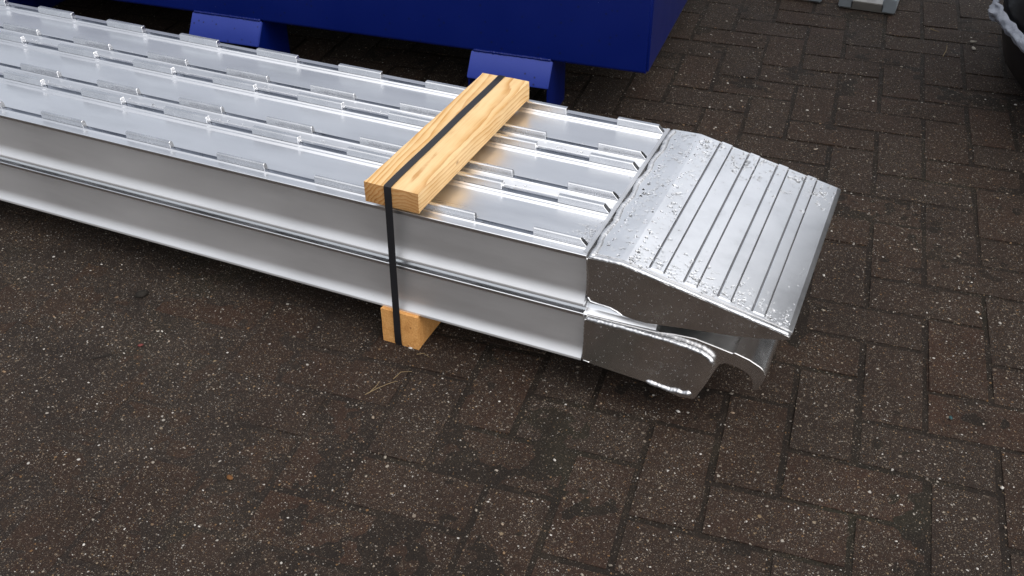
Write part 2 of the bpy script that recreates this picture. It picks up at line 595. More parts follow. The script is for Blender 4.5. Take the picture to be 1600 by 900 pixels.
# sand and dirt washed into the joints: one uneven sheet, higher at the left where it smothers the bricks
def vnoise(x, y, seed):
    def h(ix, iy):
        n = (ix.astype(np.int64) * 374761393 + iy.astype(np.int64) * 668265263 + seed * 144269) & 0xffffffff
        n = ((n ^ (n >> 13)) * 1274126177) & 0xffffffff
        return ((n ^ (n >> 16)) & 0xffff) / 65535.0
    ix, iy = np.floor(x), np.floor(y)
    fx, fy = x - ix, y - iy
    fx = fx * fx * (3 - 2 * fx)
    fy = fy * fy * (3 - 2 * fy)
    a, b_, c_, d_ = h(ix, iy), h(ix + 1, iy), h(ix, iy + 1), h(ix + 1, iy + 1)
    return (a * (1 - fx) + b_ * fx) * (1 - fy) + (c_ * (1 - fx) + d_ * fx) * fy

def fbm(x, y, s, seed, oct=4):
    t, amp, tot = 0, 1.0, 0
    for o_ in range(oct):
        t = t + amp * vnoise(x * s, y * s, seed + o_)
        tot += amp
        amp *= .5
        s *= 2.03
    return t / tot

XS = np.arange(-2.6, 1.5, .0075)
YS = np.arange(-.95, 2.75, .0075)
gx_, gy_ = np.meshgrid(XS, YS)
cover = fbm(gx_, gy_, 2.3, 3)
leftness = np.clip((-.02 - gx_ + .25 * gy_ + .5 * (cover - .5)) / .45, 0, 1) * np.clip((.75 - gy_) / .5, 0, 1)
hgt = -.0045 + .0050 * fbm(gx_, gy_, 13, 21) + (.0008 + .0026 * leftness) * (cover - .5) + leftness * .0015 + .0026 * (fbm(gx_, gy_, 55, 40, 3) - .5)
hgt = np.minimum(hgt, .0022)
ny, nx = gx_.shape
verts = np.stack([gx_, gy_, hgt], -1).reshape(-1, 3)
idx = np.arange(nx * ny).reshape(ny, nx)
quads = np.stack([idx[:-1, :-1], idx[:-1, 1:], idx[1:, 1:], idx[1:, :-1]], -1).reshape(-1, 4)
me = bpy.data.meshes.new('joint_dirt')
me.vertices.add(len(verts))
me.vertices.foreach_set('co', verts.ravel())
me.loops.add(quads.size)
me.loops.foreach_set('vertex_index', quads.ravel())
me.polygons.add(len(quads))
me.polygons.foreach_set('loop_start', np.arange(0, quads.size, 4))
me.polygons.foreach_set('use_smooth', np.ones(len(quads), dtype=bool))
me.update()
me.validate()
at = me.attributes.new('silt', 'FLOAT', 'POINT')
at.data.foreach_set('value', leftness.ravel().astype(np.float32))
me.materials.append(M_DIRT)
od = bpy.data.objects.new('joint_dirt', me)
COL.objects.link(od)
od.parent = ground
tag(od, kind='stuff')

# ------------------------------------------------------------------ the two loading ramps
HL = .097                      # height of the flat ledge on a ramp
XL = -3.2                      # far end of the ramps, out of view
near_web = [(0, .0), (0, .004), (.0003, .0046), (.0022, .0080), (.0041, .0120), (.0057, .0162), (.0067, .0200), (.0072, .0238), (.0072, .0262),
            (.0072, .0825), (.0072, .0855), (.0060, .0875), (.0012, .0888), (.0002, .0898), (0, .0908), (0, .0962), (.0008, HL)]
def deck_line(lip):
    H = HL
    if lip > .005:
        head = [(.0090, H), (.0097, H - .0010), (.0108, H - .0008), (.0126, H + .0032), (.0138, H + .0034), (.0168, H + lip - .0010)]
    else:
        head = [(.0145, H), (.0152, H - .0012), (.0164, H - .0012), (.0178, H + lip - .0006)]
    return head + [ (.0188, H + lip), (.0199, H + lip - .0002), (.0201, H - .0030), (.0303, H - .0030), (.0306, H - .0002), (.0336, H), (.0366, H - .0042),
            (.1140, H - .0042), (.1168, H - .0018), (.1178, H - .0012), (.1212, H - .0012), (.1232, H + .0006), (.1242, H + .0009), (.1246, H - .0030), (.1367, H - .0030), (.1370, H), (.1382, H)]

def extrusion_profile(k, lip):
    y0 = .15 * k
    dk = [(y0 + a, z) for a, z in deck_line(lip if k == 0 else .0009)]
    if k == 0:
        pts = [(.1497, 0)] + near_web + dk
    else:
        pts = [(y0 + .0003, 0), (y0 + .0003, HL - .0036), (y0 + .0010, HL - .0030)] + dk
        if k == 1:
            pts = [(y0 + .1497, 0)] + pts
    if k < 2:
        pts += [(y0 + .1487, HL - .0030), (y0 + .1497, HL - .0036)]
    else:
        pts += [(.45 - a, z) for a, z in near_web][::-1]
    return pts

tooth_near = [(.0204, -.0052), (.0204, .0119), (.0222, .0137), (.0258, .0137), (.0280, .0120), (.0296, .0080), (.0300, -.0052)]
tooth_far = [(.1250, -.0052), (.1250, .0010), (.1252, .0080), (.1254, .0119), (.1272, .0137), (.1352, .0137), (.1362, .0128), (.1363, -.0052)]

def tooth_mesh(prof, last):
    n = len(prof)
    x0, x1 = -.1, 0.0
    v = [(x0, y, z + HL) for y, z in prof]
    if last:
        v += [(-.022 + (.0137 - z) * .95, y, z + HL) for y, z in prof]
    else:
        v += [(x1 - .0015 + (.0137 - z) * .10, y, z + HL) for y, z in prof]
    f = [(i, (i + 1) % n, n + (i + 1) % n, n + i) for i in range(n)]
    f += [tuple(range(n - 1, -1, -1)), tuple(range(n, 2 * n))]
    o = obj_from('tooth', v, f, M_TOOTH)
    bevel_obj(o, .0005, 1, 40)
    me_ = o.data
    me_.polygons.foreach_set('use_smooth', [False] * len(me_.polygons))
    bpy.data.objects.remove(o)
    return me_

TM = {(p, l): tooth_mesh(tooth_near if p == 'n' else tooth_far, l) for p in 'nf' for l in (0, 1)}

def make_ramp(zb, lip):
    root = empty('loading_ramp', (0, 0, zb))
    for k in range(3):
        v, f = prism_x(extrusion_profile(k, lip), XL, -.004)
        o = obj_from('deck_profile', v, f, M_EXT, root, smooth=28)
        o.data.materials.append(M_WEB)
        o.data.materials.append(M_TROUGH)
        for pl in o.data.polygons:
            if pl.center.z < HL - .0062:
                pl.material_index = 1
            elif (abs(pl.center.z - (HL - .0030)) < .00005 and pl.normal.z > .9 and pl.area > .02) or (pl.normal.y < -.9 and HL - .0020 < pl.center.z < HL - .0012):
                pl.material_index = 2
    for k in range(3):
        for p in 'nf':
            for q in range(16):
                o = bpy.data.objects.new('tooth', TM[(p, 1 if q == 0 else 0)])
                COL.objects.link(o)
                o.parent = root
                o.location = (-.2 * q, .15 * k, 0)
    return root

ZB_LOW, ZB_UP = .072, .183
ramp_low = make_ramp(ZB_LOW, .0082)
tag(ramp_low, 'silver aluminium loading ramp with hooked lip, underneath the other ramp on the wood block', 'ramp', 'pair of strapped loading ramps')
ramp_up = make_ramp(ZB_UP, .0009)
tag(ramp_up, 'silver aluminium loading ramp with sloping grooved tongue, lying on top of the hooked one', 'ramp', 'pair of strapped loading ramps')

# tongue of the upper ramp
zu = ZB_UP
T0, T1 = Vector((.055, .2805)), Vector((.314, .2265))
sl = (T1 - T0)
sl_n = Vector((-sl.y, sl.x)).normalized()
def on_slope(x, h=0.0):
    t = (x - T0.x) / (T1.x - T0.x)
    p = T0 + sl * t + sl_n * h
    return (p.x, p.y - zu)
STRIPS = ((.093, .113), (.147, .165), (.200, .218), (.253, .270))
top = [(.0015, .2800 - zu), (.030, .2806 - zu), (.047, .2806 - zu), (.056, .2800 - zu)]
for a, b_ in STRIPS:
    top += [on_slope(a - .0034), on_slope(a - .0030, -.0008), on_slope(a - .0026, -.0042), on_slope(a + .0004, -.0042),
            on_slope(b_ - .0004, -.0042), on_slope(b_ + .0012, -.0042), on_slope(b_ + .0016, -.0008), on_slope(b_ + .0020)]
top += [on_slope(.308), on_slope(.3135, -.0012), (.3150, .2240 - zu), (.3145, .2200 - zu), (.3110, .2170 - zu)]
under = [(.286, .2125 - zu), (.238, .2022 - zu), (.163, .1925 - zu), (.099, .1838 - zu), (.040, .1838 - zu), (.0015, .1838 - zu)]
def darken_grooves(o):
    # darker material on the faces low in the grooves
    o.data.materials.append(M_GROOVE)
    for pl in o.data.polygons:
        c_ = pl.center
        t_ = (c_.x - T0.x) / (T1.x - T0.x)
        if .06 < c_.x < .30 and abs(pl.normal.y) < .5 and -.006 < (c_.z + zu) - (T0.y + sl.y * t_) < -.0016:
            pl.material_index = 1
v, f = prism_y(top + under, .0185, .452)
darken_grooves(obj_from('tongue', v, f, M_TONGUE, ramp_up))
plain_top = [(.0015, .2800 - zu), (.030, .2806 - zu), (.047, .2806 - zu), (.056, .2800 - zu), on_slope(.308), on_slope(.3135, -.0012), (.3150, .2240 - zu), (.3145, .2200 - zu), (.3110, .2170 - zu)]
v, f = prism_y(plain_top + under, .0115, .0184)
obj_from('tongue_rim', v, f, M_TONGUE, ramp_up)
for a, b_ in STRIPS:
    h0, h1 = -.0044, .0014
    pr = [on_slope(a, h0), on_slope(a, h1 - .0005), on_slope(a + .0008, h1), on_slope(b_ - .0008, h1), on_slope(b_, h1 - .0005), on_slope(b_, h0)]
    v, f = prism_y(pr, .0186, .4535)
    o = obj_from('grip_strip', v, f, M_TONGUE, ramp_up)
# near and far cheek plates with welded rims
def cheek(y0, y1):
    pts = [(-.0010, .2785 - zu), (.0260, .2795 - zu), (.0530, .2800 - zu), on_slope(.077, -.001), on_slope(.127, -.001), on_slope(.184, -.0008), on_slope(.242, -.001), on_slope(.290, -.001), on_slope(.3135, -.0015),
           (.3140, .2205 - zu), (.3060, .2165 - zu), (.286, .2120 - zu), (.238, .2018 - zu), (.163, .1921 - zu), (.099, .1833 - zu), (.078, .1838 - zu), (.062, .1860 - zu), (.050, .1915 - zu), (.040, .1950 - zu),
           (.028, .1960 - zu), (.013, .1965 - zu), (.004, .2010 - zu), (.0, .2100 - zu)]
    v_, f_ = prism_y(pts, y0, y1)
    o_ = obj_from('side_plate', v_, f_, M_PLATE, ramp_up)
    return bevel_obj(o_, .0008, 2, 40)
cheek(-.0022, .0118)
cheek(.4515, .4555)
rim = [(.000, .001, .2795 - zu), (.028, .001, .2800 - zu), (.054, .001, .2800 - zu)] + [(on_slope(x)[0], .001, on_slope(x, -.0004)[1]) for x in (.077, .127, .184, .242, .285, .311)]
weld('weld_bead', rim, .0036, M_WELD, ramp_up, 3, .75, .10, .0013)
weld('weld_bead', [(.003, -.0025, .205 - zu), (.008, -.0025, .198 - zu), (.022, -.0025, .1965 - zu), (.040, -.0025, .1955 - zu), (.052, -.0025, .191 - zu), (.061, -.0025, .186 - zu)], .0012, M_WELD, ramp_up, 5, 1.0, .15, .0013)
weld('weld_bead', [(-.002, -.0008, .277 - zu), (.0015, -.0012, .24 - zu), (.0005, -.0012, .208 - zu)], .0018, M_PLATE, ramp_up, 6, 1.0, .2)
# seam between deck and tongue: thin backing bar and a rough bead
v, f = box_vf(-.0105, -.0035, .004, .447, HL - .002, HL + .0032)
bevel_obj(obj_from('seam_bar', v, f, M_WELD, ramp_up), .001, 2)
path = [(.0035 + .0022 * math.sin(i * .9), .002 + i * .0124, HL + .0006) for i in range(37)]
weld('weld_bead', path, .0046, M_WELD, ramp_up, 9, .50, .22, .0013)
# hook of the lower ramp
zl = ZB_LOW
hook = [(.0, .165), (.062, .1655), (.115, .1665), (.144, .1715), (.176, .1735), (.206, .1690), (.235, .1640), (.238, .1662), (.262, .1600), (.281, .1510), (.287, .1455), (.2905, .1370),
        (.2870, .1200), (.2815, .1062), (.2770, .1035), (.2735, .1050), (.2728, .1160), (.2675, .1290), (.2580, .1350), (.2480, .1382), (.2360, .1408), (.2260, .1405), (.2180, .1350), (.2130, .1210),
        (.203, .0910), (.1895, .0565), (.1830, .0530), (.165, .0520), (.112, .0630), (.052, .0690), (.0, .0735)]
v, f = prism_y([(x, z - zl) for x, z in hook], .004, .448)
bevel_obj(obj_from('hook_lip', v, f, M_PLATE, ramp_low), .0012, 2, 40)
sidep = [(-.001, .1610), (.062, .1620), (.115, .1600), (.166, .1575), (.193, .1520), (.207, .1440), (.2115, .1330), (.2085, .1160), (.2010, .0910), (.1880, .0575), (.165, .0540), (.112, .0650), (.052, .0690), (-.001, .0735)]
v, f = prism_y([(x, z - zl) for x, z in sidep], -.0022, .0045)
bevel_obj(obj_from('side_plate', v, f, M_PLATE, ramp_low), .0012, 2, 40)
v, f = prism_y([(x, z - zl) for x, z in sidep], .4475, .4525)
bevel_obj(obj_from('side_plate', v, f, M_PLATE, ramp_low), .0012, 2, 40)
weld('weld_bead', [(.002, -.001, .1625 - zl), (.062, -.001, .1630 - zl), (.112, -.001, .1615 - zl)], .0042, M_WELD, ramp_low, 31, .9, .12, .0013)
weld('weld_bead', [(.108, -.001, .1615 - zl), (.140, -.001, .1610 - zl), (.168, -.001, .1585 - zl), (.190, -.001, .1545 - zl), (.203, -.001, .1480 - zl), (.2095, -.001, .1390 - zl)], .0044, M_WELD, ramp_low, 33, .8, .22, .0013)
weld('weld_bead', [(.108, -.0005, .0690 - zl), (.128, -.001, .0665 - zl), (.150, -.001, .0645 - zl), (.172, -.001, .0655 - zl), (.183, -.001, .0690 - zl)], .0046, M_WELD, ramp_low, 37, .9, .22, .0013)
weld('weld_bead', [(.000, -.0008, .1600 - zl), (.0005, -.0012, .12 - zl), (.0, -.0012, .0760 - zl), (.012, -.0018, .0742 - zl)], .0016, M_PLATE, ramp_low, 39, 1.0, .2)
bar = [(.010, .080), (.0055, .0915), (.0065, .0930), (.0150, .0985), (.0160, .0995), (.0195, .1080), (.0210, .1088), (.4290, .1088), (.4390, .0990), (.4440, .0900), (.4440, .080)]
v, f = prism_x(bar, -.0045, .113)
obj_from('seam_bar', v, f, M_EXT, ramp_low, smooth=28)

# ------------------------------------------------------------------ timber, block and strap
def rough_box(name, x0, x1, y0, y1, z0, z1, mat, loc, nx=8, ny=40, nz=4, amp=.0008, bev=.0018):
    bm = bmesh.new()
    bmesh.ops.create_cube(bm, size=1)
    for v_ in bm.verts:
        v_.co = Vector(((v_.co.x + .5) * (x1 - x0) + x0, (v_.co.y + .5) * (y1 - y0) + y0, (v_.co.z + .5) * (z1 - z0) + z0))
    for axis, n_, a, b_ in ((0, nx, x0, x1), (1, ny, y0, y1), (2, nz, z0, z1)):
        for i in range(1, n_):
            co = [0, 0, 0]
            no = [0, 0, 0]
            co[axis] = a + (b_ - a) * i / n_
            no[axis] = 1
            bmesh.ops.bisect_plane(bm, geom=bm.verts[:] + bm.edges[:] + bm.faces[:], plane_co=co, plane_no=no)
    cx, cy, cz = (x0 + x1) / 2, (y0 + y1) / 2, (z0 + z1) / 2
    for v_ in bm.verts:
        p = v_.co.copy()
        e = sum((abs(p.x - x0) < 1e-5 or abs(p.x - x1) < 1e-5, abs(p.z - z0) < 1e-5 or abs(p.z - z1) < 1e-5, abs(p.y - y0) < 1e-5 or abs(p.y - y1) < 1e-5))
        if e >= 2:
            v_.co += (Vector((cx if abs(p.x - cx) > .3 * (x1 - x0) else p.x, cy if abs(p.y - cy) > .48 * (y1 - y0) else p.y, cz)) - p).normalized() * bev * .6
        if p.z > z0 + 1e-5:
            v_.co += Vector((mnoise.noise(p * 35), mnoise.noise(p * 35 + Vector((7, 1, 3))), mnoise.noise(p * 28 + Vector((2, 9, 4))))) * amp
    me_ = bpy.data.meshes.new(name)
    bm.to_mesh(me_)
    bm.free()
    me_.polygons.foreach_set('use_smooth', [True] * len(me_.polygons))
    me_.set_sharp_from_angle(angle=R(35))
    me_.materials.append(mat)
    o_ = bpy.data.objects.new(name, me_)
    COL.objects.link(o_)
    o_.location = loc
    return o_

TZ = ZB_UP + HL + .0137
bat = rough_box('timber_batten', -.049, .049, -.2265, .2265, 0, .0365, M_PINE, (-.3305, .2115, TZ - .0003), nx=8, ny=44, nz=4, amp=.0009)
tag(bat, 'light sawn pine batten laid across the top of the silver ramp under the strap', 'timber')
blk = rough_box('wood_block', -.036, .036, -.224, .224, 0, .0720, M_CHIP, (-.339, .2155, .0), nx=5, ny=30, nz=5, amp=.0005)
tag(blk, 'orange brown pressed wood block on the paving under the lower ramp', 'wood block')

def band_mesh(path, w, th):
    """closed strap loop through (x, y, z) points lying roughly in the yz plane"""
    n = len(path)
    verts_, faces_ = [], []
    for i in range(n):
        p = Vector(path[i])
        a, b_ = Vector(path[i - 1]), Vector(path[(i + 1) % n])
        t = (b_ - a).normalized()
        out = Vector((0, t.z, -t.y)).normalized()
        if out.dot(p - Vector((p.x, .21, .17))) < 0:
            out = -out
        for dx, do in ((-w / 2, 0), (w / 2, 0), (w / 2, th), (-w / 2, th)):
            verts_.append(p + Vector((dx, 0, 0)) + out * do)
    for i in range(n):
        j = (i + 1) % n
        for k in range(4):
            faces_.append((i * 4 + k, i * 4 + (k + 1) % 4, j * 4 + (k + 1) % 4, j * 4 + k))
    return verts_, faces_

zt_ = TZ + .0366
yn, yf = -.0158, .4388
key = [(-.336, yn + .004, zt_ + .0008), (-.3355, yn + .0008, zt_ + .0002), (-.3352, yn, zt_ - .004), (-.3355, yn + .0003, zt_ - .03), (-.337, yn + .0015, .25), (-.3395, yn + .0035, .16), (-.3415, yn + .0052, .078), (-.3425, yn + .0055, .03), (-.3425, yn + .006, .005), (-.3425, yn + .0075, .0016),
       (-.3425, yn + .012, .0008), (-.341, .2, .0008), (-.340, yf - .004, .0008), (-.340, yf + .0018, .0025), (-.340, yf + .002, .03), (-.339, yf + .013, .08), (-.339, yf + .013, .27), (-.338, yf + .002, zt_ - .03), (-.338, yf + .0005, zt_ - .003), (-.338, yf - .003, zt_ + .0010)]
for i in range(1, 12):
    t = i / 12
    key.append((-.338 + t * .002 + .0004 * math.sin(i), yf - .003 + t * (yn + .007 - yf), zt_ + .0011))
v, f = band_mesh(key, .0132, .0008)
strap = obj_from('strapping_band', v, f, M_STRAP, smooth=50)
tag(strap, 'black plastic strapping band looped tightly round both ramps and the wood', 'strap')

# ------------------------------------------------------------------ blue steel container
con = empty('steel_container', (-.191, .94, 0), .0850)
tag(con, 'dark blue painted steel container standing on forklift pockets behind the ramps', 'container')
v, f = box_vf(-2.3, 0, 0, 1.35, .15, .475)
bevel_obj(obj_from('body', v, f, M_BLUE, con), .006, 3)
v, f = box_vf(-2.312, .012, -.012, 1.362, .4755, .50)
bevel_obj(obj_from('rim', v, f, M_BLUE, con), .008, 3)
def pocket(xc):
    w = .104
    t = .006
    root = None
    # sloping hood plate, side cheeks and skid of one forklift pocket
    prof = [(-.002, .152), (-.037, .101), (-.037, .094), (-.032, .094), (.002, .146)]
    v_ = [(xc - w, y, z) for y, z in prof] + [(xc + w, y, z) for y, z in prof]
    n = len(prof)
    f_ = [(i, (i + 1) % n, n + (i + 1) % n, n + i) for i in range(n)] + [tuple(range(n - 1, -1, -1)), tuple(range(n, 2 * n))]
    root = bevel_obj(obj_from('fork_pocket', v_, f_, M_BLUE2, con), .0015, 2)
    for s in (-1, 1):
        pts = [(-.030, .0), (-.030, .100), (.000, .1465), (.115, .1465), (.115, .0)]
        a0, a1 = (xc - w, xc - w + t) if s < 0 else (xc + w - t, xc + w)
        a0 += .001
        a1 -= .001
        v_ = [(a0, y, z) for y, z in pts] + [(a1, y, z) for y, z in pts]
        n = len(pts)
        f_ = [(i, (i + 1) % n, n + (i + 1) % n, n + i) for i in range(n)] + [tuple(range(n - 1, -1, -1)), tuple(range(n, 2 * n))]
        obj_from('pocket_wall', v_, f_, M_BLUE, root)
    weld('weld_bead', [(xc - w + .004, -.001, .1535), (xc, -.001, .1535), (xc + w - .004, -.001, .1535)], .0038, M_BLUE, root, xc, .9, .2, .0013)
pocket(-.335)
pocket(-1.122)
for xc in (-.335, -1.122):
    v, f = box_vf(xc - .103, xc + .103, 1.20, 1.345, 0, .149)
    bevel_obj(obj_from('rear_foot', v, f, M_BLUE, con), .003, 2)
v, f = box_vf(-2.1, -1.9, .02, 1.345, 0, .149)
bevel_obj(obj_from('rear_foot', v, f, M_BLUE, con), .003, 2)

# ------------------------------------------------------------------ galvanised rails lying behind
def rail(x0, x1, y0, label):
    root = empty('galvanised_rail', ((x0 + x1) / 2, y0, 0))
    tag(root, label, 'rail', 'galvanised rails on the paving')
    w = (x1 - x0) / 2
    v_, f_ = box_vf(-w * .95, w * .95, .003, .85, .002, .028)
    bevel_obj(obj_from('base_channel', v_, f_, M_GALVD, root), .002, 2)
    for s in (-1, 1):
        pr = [(s * w, .004), (s * w, .040), (s * (w - .006), .050), (s * (w - .034), .050), (s * (w - .040), .043), (s * (w - .040), .004)]
        n = len(pr)
        v_ = [(x, 0, z) for x, z in pr] + [(x, .86, z) for x, z in pr]
        f_ = [(i, (i + 1) % n, n + (i + 1) % n, n + i) for i in range(n)] + [tuple(range(n - 1, -1, -1)), tuple(range(n, 2 * n))]
        bevel_obj(obj_from('flange', v_, f_, M_GALV, root), .003, 2)
    hk = []
    for i in range(15):
        a = math.pi * i / 14
        hk.append((.012 * math.cos(a) + .004, .085 - .03 * math.sin(a), .034 + .006 * math.sin(a)))
    weld('wire_hook', hk, .0035, M_GALV, root, 2, 1.0, .03, .004, 8)
    return root
rail(.108, .275, 1.962, 'galvanised steel rail with two pale flanges and a wire hook, beside the black bale')
rail(-.112, .055, 1.972, 'galvanised steel rail with two pale flanges, nearer the blue container')

# ------------------------------------------------------------------ round black bale with film
bc = Vector((1.205, 1.66, 0))
bale = empty('wrapped_bale', bc)
tag(bale, 'round black wrapped bale, made tall to shade the paving, with crumpled clear plastic film round its foot', 'bale')
prof = [(.50, .0), (.585, .025), (.635, .08), (.655, .15), (.662, .22), (.668, .4), (.672, .9), (.668, 1.70), (.64, 1.90), (.58, 1.97), (.40, 2.00), (.0, 2.005)]  # unseen upper height added to block sun from the paving beside it
SEG = 120
verts, faces = [], []
for i, (r_, z_) in enumerate(prof[:-1]):
    for k in range(SEG):
        a = 2 * math.pi * k / SEG
        q = r_ + (.006 * mnoise.noise(Vector((math.cos(a) * 6, math.sin(a) * 6, z_ * 9))) if z_ > 0 else 0)
        verts.append((q * math.cos(a), q * math.sin(a), z_))
for i in range(len(prof) - 2):
    for k in range(SEG):
        faces.append((i * SEG + k, i * SEG + (k + 1) % SEG, (i + 1) * SEG + (k + 1) % SEG, (i + 1) * SEG + k))
faces.append(tuple(range(SEG - 1, -1, -1)))
faces.append(tuple((len(prof) - 2) * SEG + k for k in range(SEG)))
obj_from('wrap', verts, faces, M_BLACK, bale, smooth=50)
verts, faces = [], []
NA, NZ = 260, 12
for i in range(NA + 1):
    a = R(120) + R(175) * i / NA
    lump = math.exp(-((math.degrees(a) - 184) / 5.0) ** 2)
    for k in range(NZ + 1):
        t = k / NZ
        z_ = .176 + .036 * t + .006 * mnoise.noise(Vector((a * 9, t * 2, 1))) - .022 * lump * (1 - t)
        r_ = .664 + .006 + .010 * math.sin(t * math.pi) + .006 * mnoise.noise(Vector((a * 22, t * 3.0, 5))) + .018 * lump * (.5 + mnoise.noise(Vector((a * 60, t * 5, 8))))
        verts.append((r_ * math.cos(a), r_ * math.sin(a), z_))
for i in range(NA):
    for k in range(NZ):
        b0 = i * (NZ + 1) + k
        faces.append((b0, b0 + NZ + 1, b0 + NZ + 2, b0 + 1))
obj_from('plastic_film', verts, faces, M_FILM, bale, smooth=60)

# ------------------------------------------------------------------ rain water on the metal
def rnd_drop(p, n, r, hr=None, st=None):
    return (p, n, r, hr or rng.uniform(.35, .55), st or rng.uniform(1, 1.5), rng.uniform(0, 3.14))

it = []
nsl = Vector((sl_n.x, 0, sl_n.y))
def strip_h(x):
    for a, b_ in STRIPS:
        if a - .0034 <= x <= b_ + .0030:
            return .0014 if a + .001 < x < b_ - .001 else None
    return 0.0
def put(x, y, r):
    h = strip_h(x)
    if h is None:
        return
    if h and y < .022:
        return
    px, pz = on_slope(x, h)
    it.append(rnd_drop((px, y, pz + zu), nsl, r))
for _ in range(330):      # along the near rim
    put(rng.uniform(.062, .308), .012 + abs(rng.gauss(0, .030)), max(.0009, rng.gauss(.0021, .0008)))
for _ in range(120):      # first slope beside the bend
    put(rng.uniform(.058, .092), rng.uniform(.012, .44), max(.0009, rng.gauss(.0022, .0008)))
for _ in range(230):      # along the far rim
    put(rng.uniform(.058, .308), .447 - abs(rng.gauss(0, .045)), max(.0009, rng.gauss(.0024, .0010)))
for _ in range(150):
    put(rng.uniform(.06, .308), rng.uniform(.03, .42), max(.0006, rng.gauss(.0012, .0005)))
drops('water_droplets', it, M_WATER, 'clear rain droplets beaded on the grooved sloping tongue')
it = []
for _ in range(420):      # on the flat by the seam
    y = rng.uniform(.010, .446)
    x = rng.uniform(.0145, .052)
    if rng.random() > .35 + .65 * min(1, y / .25):
        continue
    it.append(rnd_drop((x, y, .2806), (0, 0, 1), max(.0008, rng.gauss(.0017, .0007)), rng.uniform(.3, .45)))
for _ in range(160):      # puddle of bubbles in front of the seam
    y = abs(rng.gauss(.055, .025))
    it.append(rnd_drop((-.012 - abs(rng.gauss(0, .016)), max(.037, min(.115, y)), ZB_UP + HL - .0042), (0, 0, 1), rng.uniform(.0009, .0026), .6, 1.0))
for yy in (.187, .266, .337, .416):
    for _ in range(26):
        it.append(rnd_drop((-.012 - abs(rng.gauss(0, .012)), yy + rng.gauss(0, .006), ZB_UP + HL - .0042), (0, 0, 1), rng.uniform(.0009, .0024), .55, 1.0))
drops('water_droplets', it, M_WATER, 'cluster of bubbly rain droplets along the welded seam of the deck')
it = []
zd, zdeck = ZB_UP + HL, ZB_UP + HL - .0042
def deck_z(yl):
    return zdeck if .0358 < yl < .116 else (zd - .0030 if (.0201 < yl < .0303 or .1246 < yl < .1367) else (zd - .0018 if yl < .0125 else zd))
for k in range(3):        # beads lying in the channels between ribs and in the notches
    for _ in range(420):
        x = -abs(rng.gauss(0, .75)) - .02
        if x < -2.0:
            continue
        notch = ((-x) % .2) > .1
        c = rng.random()
        if k > 0 and c < .42:
            yl = rng.uniform(.003, .0125)
            x = x if rng.random() < .8 else x
            if mnoise.noise(Vector((x * 7, k * 3.1, 0))) < -.05:
                continue
        elif notch and c < .72:
            yl = rng.uniform(.0218, .0290) if rng.random() < .6 else rng.uniform(.1262, .135)
            if mnoise.noise(Vector((x * 6, k * 5.1, 4))) < .0:
                continue
        elif c < .78:
            yl = rng.uniform(.0365, .043)
        else:
            continue
        it.append(rnd_drop((x, .15 * k + yl, deck_z(yl)), (0, 0, 1), max(.0007, rng.gauss(.0015, .0005)), .5))
drops('water_droplets', it, M_WATER, 'small rain beads lying in the channels and notches of the ramp deck')
it = []
def in_poly(x, z, poly):
    c = False
    j = len(poly) - 1
    for i in range(len(poly)):
        xi, zi = poly[i]
        xj, zj = poly[j]
        if (zi > z) != (zj > z) and x < (xj - xi) * (z - zi) / (zj - zi) + xi:
            c = not c
        j = i
    return c
up_poly = [(.006, .274), (.05, .274), (.29, .226), (.27, .211), (.1, .188), (.045, .2), (.006, .21)]
lo_poly = [(.006, .155), (.11, .153), (.19, .145), (.2, .12), (.18, .075), (.11, .078), (.006, .08)]
for _ in range(900):
    x, z = rng.uniform(0, .3), rng.uniform(.05, .28)
    if in_poly(x, z, up_poly) or in_poly(x, z, lo_poly):
        it.append(rnd_drop((x, -.0022, z), (0, -1, 0), abs(rng.gauss(.0006, .0004)) + .0004, .5, 1.0))
for _ in range(260):
    x = -abs(rng.gauss(0, .6))
    up_ = rng.random() < .45
    z = (ZB_UP if up_ else ZB_LOW) + rng.uniform(.024, .083)
    it.append(rnd_drop((x, .0072, z), (0, -1, 0), abs(rng.gauss(.0005, .0003)) + .0004, .5, 1.0))
drops('water_droplets', it, M_WATER, 'tiny rain specks sticking to the upright sides of the ramps')

it = []
for _ in range(170):
    q = Vector((rng.uniform(-1.5, -.02), 0, rng.uniform(.16, .40)))
    q = Matrix.Rotation(.0850, 4, 'Z') @ q + Vector((-.191, .94, 0))
    it.append(rnd_drop(q, (math.sin(.085), -math.cos(.085), 0), rng.uniform(.0006, .0016), .55, 1.0))
drops('water_droplets', it, M_WATER, 'few tiny rain drops clinging to the blue container wall')

# ------------------------------------------------------------------ litter on the paving
def stalk(name, pts, r, mat, label, cat, group=None):
    P = [Vector(p) for p in pts]
    Q = []
    for a, b_ in zip(P[:-1], P[1:]):
        Q += [a.lerp(b_, i / 5) for i in range(5)]
    Q.append(P[-1])
    vs_, fs_ = [], []
    for i, p in enumerate(Q):
        t = (Q[min(i + 1, len(Q) - 1)] - Q[max(i - 1, 0)]).normalized()
        s = t.cross(Vector((0, 0, 1))).normalized()
        u = s.cross(t)
        rr = r * (1 - .5 * i / len(Q))
        for k in range(6):
            a = math.pi * 2 * k / 6
            vs_.append(p + (s * math.cos(a) + u * math.sin(a)) * rr)
    for i in range(len(Q) - 1):
        for k in range(6):
            fs_.append((i * 6 + k, i * 6 + (k + 1) % 6, (i + 1) * 6 + (k + 1) % 6, (i + 1) * 6 + k))
    fs_ += [tuple(range(5, -1, -1)), tuple((len(Q) - 1) * 6 + k for k in range(6))]
    o_ = obj_from(name, vs_, fs_, mat, smooth=60)
    return tag(o_, label, cat, group)

